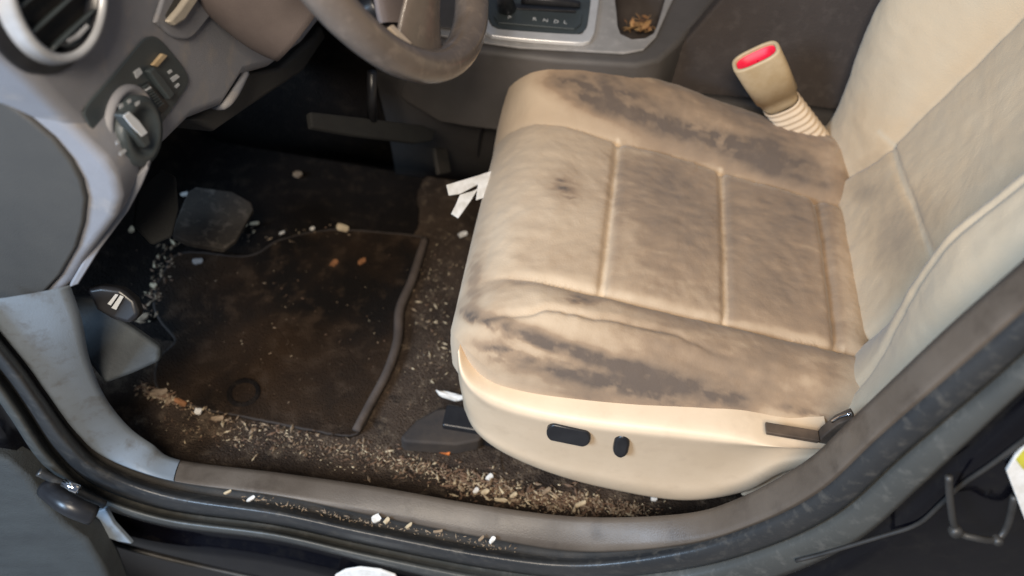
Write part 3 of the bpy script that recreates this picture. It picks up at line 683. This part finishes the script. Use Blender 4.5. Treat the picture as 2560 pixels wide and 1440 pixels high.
# body creases and fittings on the jamb
def crease(name, pts, r, m, Y=.446):
    return link(name, tube_bm(catmull([at(x, y, Y=Y) for x, y in pts], 40), r, 8), m, frame)
greyl = mat('dusty_black_edge', (.036, .034, .032), .5, c2=(.02, .019, .018), ns=30)
crease('seam_edge', [(1990, 1402), (2060, 1384), (2190, 1345), (2290, 1312), (2350, 1262), (2400, 1215), (2480, 1160), (2580, 1085)], .0026, greyl)
crease('seam_edge', [(170, 1310), (260, 1352), (400, 1392), (600, 1438), (760, 1470)], .004, greyl)
stk = link('striker', tube_bm(catmull([at(2372, 1190, Y=.44), at(2376, 1260, Y=.43), at(2392, 1326, Y=.42), at(2440, 1345, Y=.415), at(2492, 1348, Y=.42), at(2520, 1310, Y=.43), at(2536, 1240, Y=.44)], 30), .0038, 10), greyl, frame)
for x, y, r in ((2390, 1330, .007), (2494, 1352, .0055)):
    link('bolt', cyl_bm(at(x, y, Y=.418), V(0, -1, .5), [(r, -.004), (r, .002), (r*.6, .005), (0, .005)], 12), greyl, stk)
slab('placard', [(2516, 1178), (2540, 1140), (2580, 1100), (2680, 1200), (2640, 1330), (2562, 1300)], pln(2560, 1200, .438, (0, -1, .15)), -.004, 0, M['white'], frame, bevel=.001)
slab('placard_stripe', [(2540, 1150), (2570, 1112), (2640, 1180), (2600, 1200), (2556, 1172)], pln(2560, 1200, .438, (0, -1, .15)), 0, .001, M['yellow'], frame, bevel=.0003)
# hinge
hg = link('hinge', tube_bm(catmull([at(118, 1222, Y=.42), at(170, 1262, Y=.40), at(232, 1288, Y=.40)], 14), .014, 18), M['black'], frame)
crease('hinge_plate', [(96, 1180), (150, 1206), (215, 1240), (262, 1262)], .006, M['rubber'], .43)
link('hinge_pin', tube_bm([at(160, 1206, Y=.415), at(178, 1216, Y=.412), at(196, 1224, Y=.41)], .006, 10), M['glint'], hg)
slab('hinge_arm', [(150, 1300), (200, 1296), (236, 1280), (262, 1272), (282, 1310), (330, 1362), (296, 1356), (220, 1330)], pln(240, 1310, .42, (0, -1, .6)), -.01, 0, M['trim'], frame, bevel=.003)
# open front door, bottom left
tag(slab('front_door', [(-260, 1060), (-60, 1120), (20, 1150), (70, 1196), (110, 1256), (160, 1312), (214, 1352), (262, 1430), (330, 1600), (-260, 1700)], pln(150, 1350, .38, (.1, -1, .5)), -.05, 0, M['door'], None, bevel=.01), 'grey textured edge of the open front door at the bottom left', 'car door')

# ------------------------------------------------------------------ footwell things
fm = thing('floor_mat', 'dirty dark brown carpet floor mat in the driver footwell', 'floor mat', (-.43, .85, 0))
mo = [(455, 632), (620, 640), (700, 600), (820, 575), (940, 580), (1050, 592), (1064, 612), (1040, 690), (1008, 770), (1000, 850), (975, 930), (935, 1010), (905, 1070), (870, 1088), (760, 1070), (620, 1042), (500, 1018), (410, 985), (388, 940), (400, 890), (440, 850), (400, 800), (385, 750), (405, 690)]
fl = (V(0, 0, .006), V(0, 0, 1))
mb = slab_bm(mo, fl, 0, .012, smooth=120)
link('mat_pile', mb, M['matm'], fm, bevel=.003)
pth = catmull([at(x, y, z=.016) for x, y in mo], 160, True); pth.append(pth[0])
link('mat_binding', tube_bm([p+V(.0022*fbm(p, 55, 2), .0022*fbm(p+V(3, 3, 3), 55, 2), -.001) for p in pth], .0022, 8, cap=False), M['matedge'], fm)
link('raised_edge', tube_bm(catmull([at(x, y, z=.022) for x, y in ((1062, 598), (1030, 700), (1000, 772), (994, 850), (968, 930), (925, 1010), (890, 1076))], 40), lambda t: .0085-.003*abs(t-.4), 10), M['ridge'], fm)
link('grommet', cyl_bm(at(610, 982, z=.017), V(0, 0, 1), [(.028, -.002), (.026, .004), (.020, .004), (.018, .0), (0, .0)], 32), M['carpet'], fm)
# footrest
tag(slab('footrest', [(470, 478), (490, 466), (580, 478), (628, 505), (634, 525), (590, 600), (560, 622), (470, 606), (432, 588), (436, 560)], (V(0, 0, .02), V(.25, 0, 1).normalized()), -.012, 0, M['foot'], None, bevel=.003), 'dusty grey footrest pad left of the floor mat', 'footrest')
# pedal
pd = thing('brake_pedal', 'wide dark pedal in the shadowy footwell', 'pedal', at(940, 310, Y=1.05))
ppl = (at(930, 310, Y=1.0), V(.75, -.1, .66).normalized())
slab('pedal_pad', [(775, 278), (900, 292), (1060, 312), (1092, 326), (1084, 350), (1040, 356), (880, 336), (780, 318)], ppl, -.012, 0, M['fuse'], pd, bevel=.004)
link('pedal_arm', tube_bm([at(930, 300, Y=1.01), at(930, 180, Y=1.02)], .008, 8), M['black'], pd)
pd2 = thing('accelerator_pedal', 'narrow black accelerator pedal beside the console wall', 'pedal', at(1120, 380, Y=1.12))
slab('pedal_pad', [(1086, 366), (1120, 370), (1130, 430), (1098, 436)], (at(1110, 400, Y=1.14), V(.75, -.1, .66).normalized()), -.01, 0, M['rubdk'], pd2, bevel=.004)
# kick panel inside, left
tag(slab('kick_panel', [(150, 740), (235, 745), (300, 800), (400, 870), (398, 905), (330, 935), (262, 960), (215, 900)], pln(300, 850, .56, (.3, -1, .9)), -.02, 0, M['kick'], None, bevel=.006), 'blue grey inner kick panel behind the front door trim', 'trim panel')
hr = thing('hood_release', 'black hood release handle with a bright glint by the kick panel', 'release handle', at(300, 760, Y=.58))
slab('handle', [(212, 722), (250, 716), (300, 722), (336, 752), (348, 790), (322, 812), (280, 800), (240, 776)], pln(290, 760, .545, (.1, -.8, .6)), -.02, 0, M['black'], hr, bevel=.006)
for q in ([(278, 770), (300, 738), (309, 742), (290, 775)], [(268, 760), (288, 735), (296, 737), (277, 764)]):
    link('worn_edge', slab_bm(q, pln(290, 755, .545, (.1, -.8, .6)), .0, .0015), M['ink'], hr, bevel=.0005)  # pale slivers painted as glints on the handle
tag(slab('fuse_cover', [(330, 560), (345, 470), (400, 420), (440, 440), (446, 520), (430, 590), (380, 612)], pln(390, 520, .66, (.4, -.5, .9)), -.01, 0, M['fuse'], None, bevel=.004), 'dark plastic fuse cover below the dashboard corner', 'cover')

# ------------------------------------------------------------------ scraps
def scrap(name, label, cat, px, py, L_, W_, ang, m, z=.012, group=None, H=.003, Y=None, curl=.3, jag=.25):
    rnd = random.Random(int(px*7+py)); c = (atg(px, py) if py > 1100 else at(px, py, z=z)) if Y is None else at(px, py, Y=Y)
    a = math.radians(ang); u = V(math.cos(a), math.sin(a), 0); v = V(-math.sin(a), math.cos(a), 0)
    n_ = 10; bm = bmesh.new(); top = []; bo = []
    for k in range(n_):
        t = 2*math.pi*k/n_; q = 1-jag*rnd.random()
        lift = curl*L_*(.5*abs(math.cos(t))*rnd.random())
        p = c+u*L_/2*math.copysign(abs(math.cos(t))**.7, math.cos(t))*q+v*W_/2*math.copysign(abs(math.sin(t))**.7, math.sin(t))*q
        top.append(bm.verts.new(p+V(0, 0, H+lift))); bo.append(bm.verts.new(p+V(0, 0, lift)))
    ct = bm.verts.new(c+V(0, 0, H*1.4)); cb = bm.verts.new(c)
    for k in range(n_):
        j = (k+1) % n_
        bm.faces.new((top[k], top[j], ct)); bm.faces.new((bo[j], bo[k], cb)); bm.faces.new((top[k], bo[k], bo[j], top[j]))
    return tag(link(name, bm, m, smooth=False), label, cat, group)
mz = .017
G1 = 'paper and food scraps in the footwell'
for a in [
    ('paper_scrap', 'small pinkish white scrap under the dashboard corner', 'scrap', 462, 487, .016, .009, 30, M['white'], .03),
    ('paper_scrap', 'white flake on the upper edge of the footrest', 'scrap', 486, 517, .022, .012, 10, M['white'], .03),
    ('paper_scrap', 'beige rectangular scrap beside the kick trim', 'scrap', 325, 572, .028, .013, -40, M['cream'], .03),
    ('yellow_scrap', 'bright yellow scrap beside the footrest', 'scrap', 582, 578, .022, .011, 30, M['yellow'], .022),
    ('paper_scrap', 'pale crumb just right of the yellow scrap', 'scrap', 612, 566, .014, .007, 40, M['cream'], .02),
    ('paper_scrap', 'pale curled flake second right of the yellow scrap', 'scrap', 637, 560, .018, .008, 20, M['cream'], .02),
    ('paper_scrap', 'thin white sliver at the top edge of the mat', 'scrap', 705, 584, .014, .005, 50, M['white'], mz),
    ('paper_scrap', 'tiny white chip left of the cream crumb', 'scrap', 781, 573, .011, .008, 60, M['white'], mz),
    ('food_crumb', 'large cream crumb at the top edge of the mat', 'crumb', 857, 572, .030, .018, -10, M['cream'], mz),
    ('paper_scrap', 'dim grey flake in the upper left corner of the mat', 'scrap', 495, 655, .020, .015, 20, M['greys'], mz),
    ('leaf_bit', 'small orange leaf bit left of its twin on the mat', 'leaf', 835, 660, .020, .013, 70, M['brown'], mz),
    ('leaf_bit', 'small orange leaf bit nearer the seat on the mat', 'leaf', 905, 655, .020, .012, 60, M['brown'], mz),
    ('paper_scrap', 'dim brown flake deep in the shaded footwell', 'scrap', 745, 438, .020, .018, 0, M['tan'], .01),
    ('paper_scrap', 'white chip on the floor against the seat front', 'scrap', 1156, 588, .022, .012, 45, M['white'], .014),
    ('food_crumb', 'tan crumb on the left edge of the mat', 'crumb', 384, 715, .014, .010, 0, M['cream'], mz),
    ('food_crumb', 'brownish lump beside the hood release handle', 'crumb', 358, 795, .022, .014, 50, M['tan'], mz),
    ('paper_scrap', 'pale pebble on the lower left edge of the mat', 'scrap', 496, 1030, .013, .012, 0, M['white'], mz),
    ('dry_leaf', 'tan dry leaf at the lower left corner of the mat', 'leaf', 398, 984, .030, .014, 20, M['tan'], mz),
    ('dry_leaf', 'brown dry leaf fragment right of the tan leaf', 'leaf', 452, 1008, .024, .010, -15, M['brown'], mz),
    ('dry_leaf', 'pale dry leaf fragment below the mat edge', 'leaf', 545, 1048, .022, .010, 20, M['tan'], mz),
    ('orange_scrap', 'bright orange curved scrap by the seat rail cover', 'scrap', 1090, 1121, .058, .014, -10, M['orange'], .03),
    ('paper_scrap', 'white crumpled scrap above the rail cover', 'scrap', 1125, 992, .050, .012, -8, M['white'], .03),
    ('gravel_chip', 'brightest white chip below the seat side panel', 'chip', 1224, 1194, .014, .010, 60, M['white'], .02),
    ('gravel_chip', 'white chip left of a pair near the sill', 'chip', 1190, 1228, .013, .008, 60, M['white'], .02),
    ('gravel_chip', 'cream chip of the pair near the sill', 'chip', 1212, 1232, .015, .010, 50, M['cream'], .02),
    ('gravel_chip', 'long cream splinter against the sill trim', 'chip', 1252, 1252, .024, .007, 5, M['cream'], .03),
    ('gravel_chip', 'pale chip right of the long splinter', 'chip', 1284, 1240, .014, .008, 50, M['cream'], .02),
    ('gravel_chip', 'tan chip between seat panel and sill', 'chip', 1365, 1230, .018, .008, 50, M['tan'], .02),
    ('gravel_chip', 'pale splinter farthest back along the sill', 'chip', 1450, 1262, .022, .008, 30, M['cream'], .03),
    ('glass_bit', 'small clear bit under the seat panel lip', 'chip', 1634, 1249, .012, .008, 0, M['white'], .02),
]:
    scrap(*a[:9], z=a[9], group={'paper_scrap': 'small pale scraps strewn over the footwell floor', 'gravel_chip': 'pale chips lying between seat and sill', 'dry_leaf': 'dry leaf fragments at the mat edge', 'leaf_bit': 'orange leaf bits on the mat', 'food_crumb': 'crumbs around the floor mat'}.get(a[0]))
for a in [('gravel_chip', 'thin white chip in the sill groove nearest the kick trim', 570, 1232, .012, .004, 40, M['cream']),
          ('gravel_chip', 'white chip in the sill groove below the trim seam', 628, 1248, .014, .006, 50, M['white']),
          ('gravel_chip', 'big white triangular chip in the sill groove', 940, 1297, .015, .013, 40, M['white']),
          ('gravel_chip', 'cream chip beside the triangular chip in the groove', 967, 1303, .012, .007, 60, M['cream']),
          ('gravel_chip', 'small tan chip midway along the sill groove', 1022, 1316, .012, .005, 50, M['cream']),
          ('gravel_chip', 'grey sliver in the middle of the sill groove', 1095, 1330, .016, .004, 20, M['tan']),
          ('gravel_chip', 'white chip at the rear end of the sill groove', 1230, 1352, .013, .007, 60, M['white']),
          ('gravel_chip', 'tan chip before the rearmost groove chip', 1203, 1348, .012, .005, 50, M['tan'])]:
    scrap(a[0], a[1], 'chip', a[2], a[3], a[4], a[5], a[6], a[7], Y=.462, group='pale chips caught in the sill groove')
# folded white papers poking out from under the seat
pp = thing('torn_paper', 'torn white paper strips poking out beside the seat front', 'paper', at(1160, 490, z=.02))
for q, hz in (([(1116, 462), (1122, 488), (1150, 484), (1192, 462), (1260, 440), (1250, 420), (1190, 440)], .034), ([(1150, 486), (1180, 478), (1196, 470), (1178, 500), (1146, 545), (1128, 534), (1140, 510)], .028), ([(1196, 450), (1250, 430), (1250, 480), (1190, 500)], .04)):
    slab('strip', q, (V(0, 0, hz), V(.2, -.25, 1).normalized()), -.002, 0, M['white'], pp, bevel=.0005)
# dry leaf litter in the storage well
lt = bmesh.new(); rnd = random.Random(5); c0 = at(1600, 68, z=TOPZ-.062)
for k in range(46):
    c = c0+V(rnd.gauss(0, .012), rnd.gauss(.0, .010), abs(rnd.gauss(0, .006)))
    d = V(rnd.gauss(0, 1), rnd.gauss(0, 1), rnd.gauss(0, .5)).normalized()*rnd.uniform(.004, .013); e = d.cross(V(rnd.random(), rnd.random(), 1)).normalized()*rnd.uniform(.002, .005)
    vs = [lt.verts.new(c+d), lt.verts.new(c+e), lt.verts.new(c-d), lt.verts.new(c-e)]; lt.faces.new(vs)
tag(link('leaf_litter', lt, mat('dry_leaf_mix', (.55, .36, .16), .8, c2=(.28, .12, .05), ns=90), smooth=False, solid=.0008), 'crumbled orange brown leaf litter in the console storage well', 'leaf litter', kind='stuff')
# uncountable sawdust and grit
cr = {k: bmesh.new() for k in ('tan', 'cream', 'umber')}
def grit(bm, c, s, rnd):
    a = rnd.uniform(0, 6.28); d = V(math.cos(a), math.sin(a), rnd.uniform(-.3, .5))*s*rnd.uniform(.8, 2.4); e = V(-math.sin(a), math.cos(a), 0)*s*.6; h = V(0, 0, s*.7)
    vs = [bm.verts.new(p) for p in (c+d, c+e, c-d, c-e, c+h)]
    for i in range(4): bm.faces.new((vs[i], vs[(i+1) % 4], vs[4]))
    bm.faces.new(vs[:4][::-1])
rnd = random.Random(11)
def spray(path, n, sp, z, sz, wts=(5, 3, 3)):
    for k in range(n):
        i = rnd.randrange(len(path)-1); t = rnd.random()
        x = path[i][0]+(path[i+1][0]-path[i][0])*t+rnd.gauss(0, sp); y = path[i][1]+(path[i+1][1]-path[i][1])*t+rnd.gauss(0, sp*.5)
        c = atg(x, y) if z < .015 else at(x, y, z=z); kx = rnd.choices(('tan', 'cream', 'umber'), wts)[0]
        grit(cr[kx], c, sz*(.45+min(rnd.expovariate(1.8), 1.6)), rnd)
spray([(1150, 1190), (1300, 1240), (1450, 1262)], 620, 34, .012, .0024, (4, 3, 8))
spray([(1400, 1245), (1600, 1280)], 420, 20, .012, .0019, (4, 2, 8))
spray([(900, 1140), (1100, 1180), (1200, 1230)], 420, 34, .012, .0018, (3, 2, 8))
spray([(500, 1070), (760, 1110), (940, 1130)], 300, 30, .012, .0015, (5, 1, 4))
spray([(430, 600), (385, 720), (355, 800)], 110, 15, .018, .0026, (5, 2, 4))
spray([(900, 1130), (1150, 1195), (1400, 1262), (1640, 1285)], 800, 26, .012, .0011, (2, 5, 7))
spray([(420, 1060), (650, 1110), (900, 1150)], 330, 30, .012, .0010, (2, 3, 8))
spray([(1090, 640), (1080, 800), (1060, 1000)], 260, 34, .012, .0009, (4, 3, 6))
spray([(350, 965), (400, 990), (440, 1005)], 110, 16, .018, .0028, (6, 3, 5))
spray([(380, 985), (480, 1020), (600, 1060), (780, 1088)], 150, 14, .018, .0022, (6, 1, 4))
spray([(560, 520), (620, 590), (860, 575)], 70, 26, .018, .0016, (5, 2, 4))
spray([(1110, 600), (1090, 760), (1080, 950)], 160, 30, .014, .0015, (5, 3, 4))
spray([(600, 700), (800, 800), (700, 950)], 200, 140, .018, .0010, (5, 1, 5))
for k, b_ in cr.items(): tag(link('grit', b_, M[k], smooth=False), {'tan': 'tan sawdust and grit strewn along the sill and mat edges', 'cream': 'pale splinters and grit scattered below the seat', 'umber': 'dark brown crumbs scattered over the floor'}[k], 'debris', kind='stuff')
gb = bmesh.new()
for k in range(170):
    x = rnd.uniform(600, 1290); y = 1240+(x-600)*.196+rnd.gauss(0, 5)
    grit(gb, at(x, y+2, Y=.468), .0013*rnd.uniform(.5, 1.5), rnd)
tag(link('groove_grit', gb, M['tan'], smooth=False), 'fine tan grit packed along the sill groove', 'debris', kind='stuff')
# added white slab painting a reflection in the black outer sill paint
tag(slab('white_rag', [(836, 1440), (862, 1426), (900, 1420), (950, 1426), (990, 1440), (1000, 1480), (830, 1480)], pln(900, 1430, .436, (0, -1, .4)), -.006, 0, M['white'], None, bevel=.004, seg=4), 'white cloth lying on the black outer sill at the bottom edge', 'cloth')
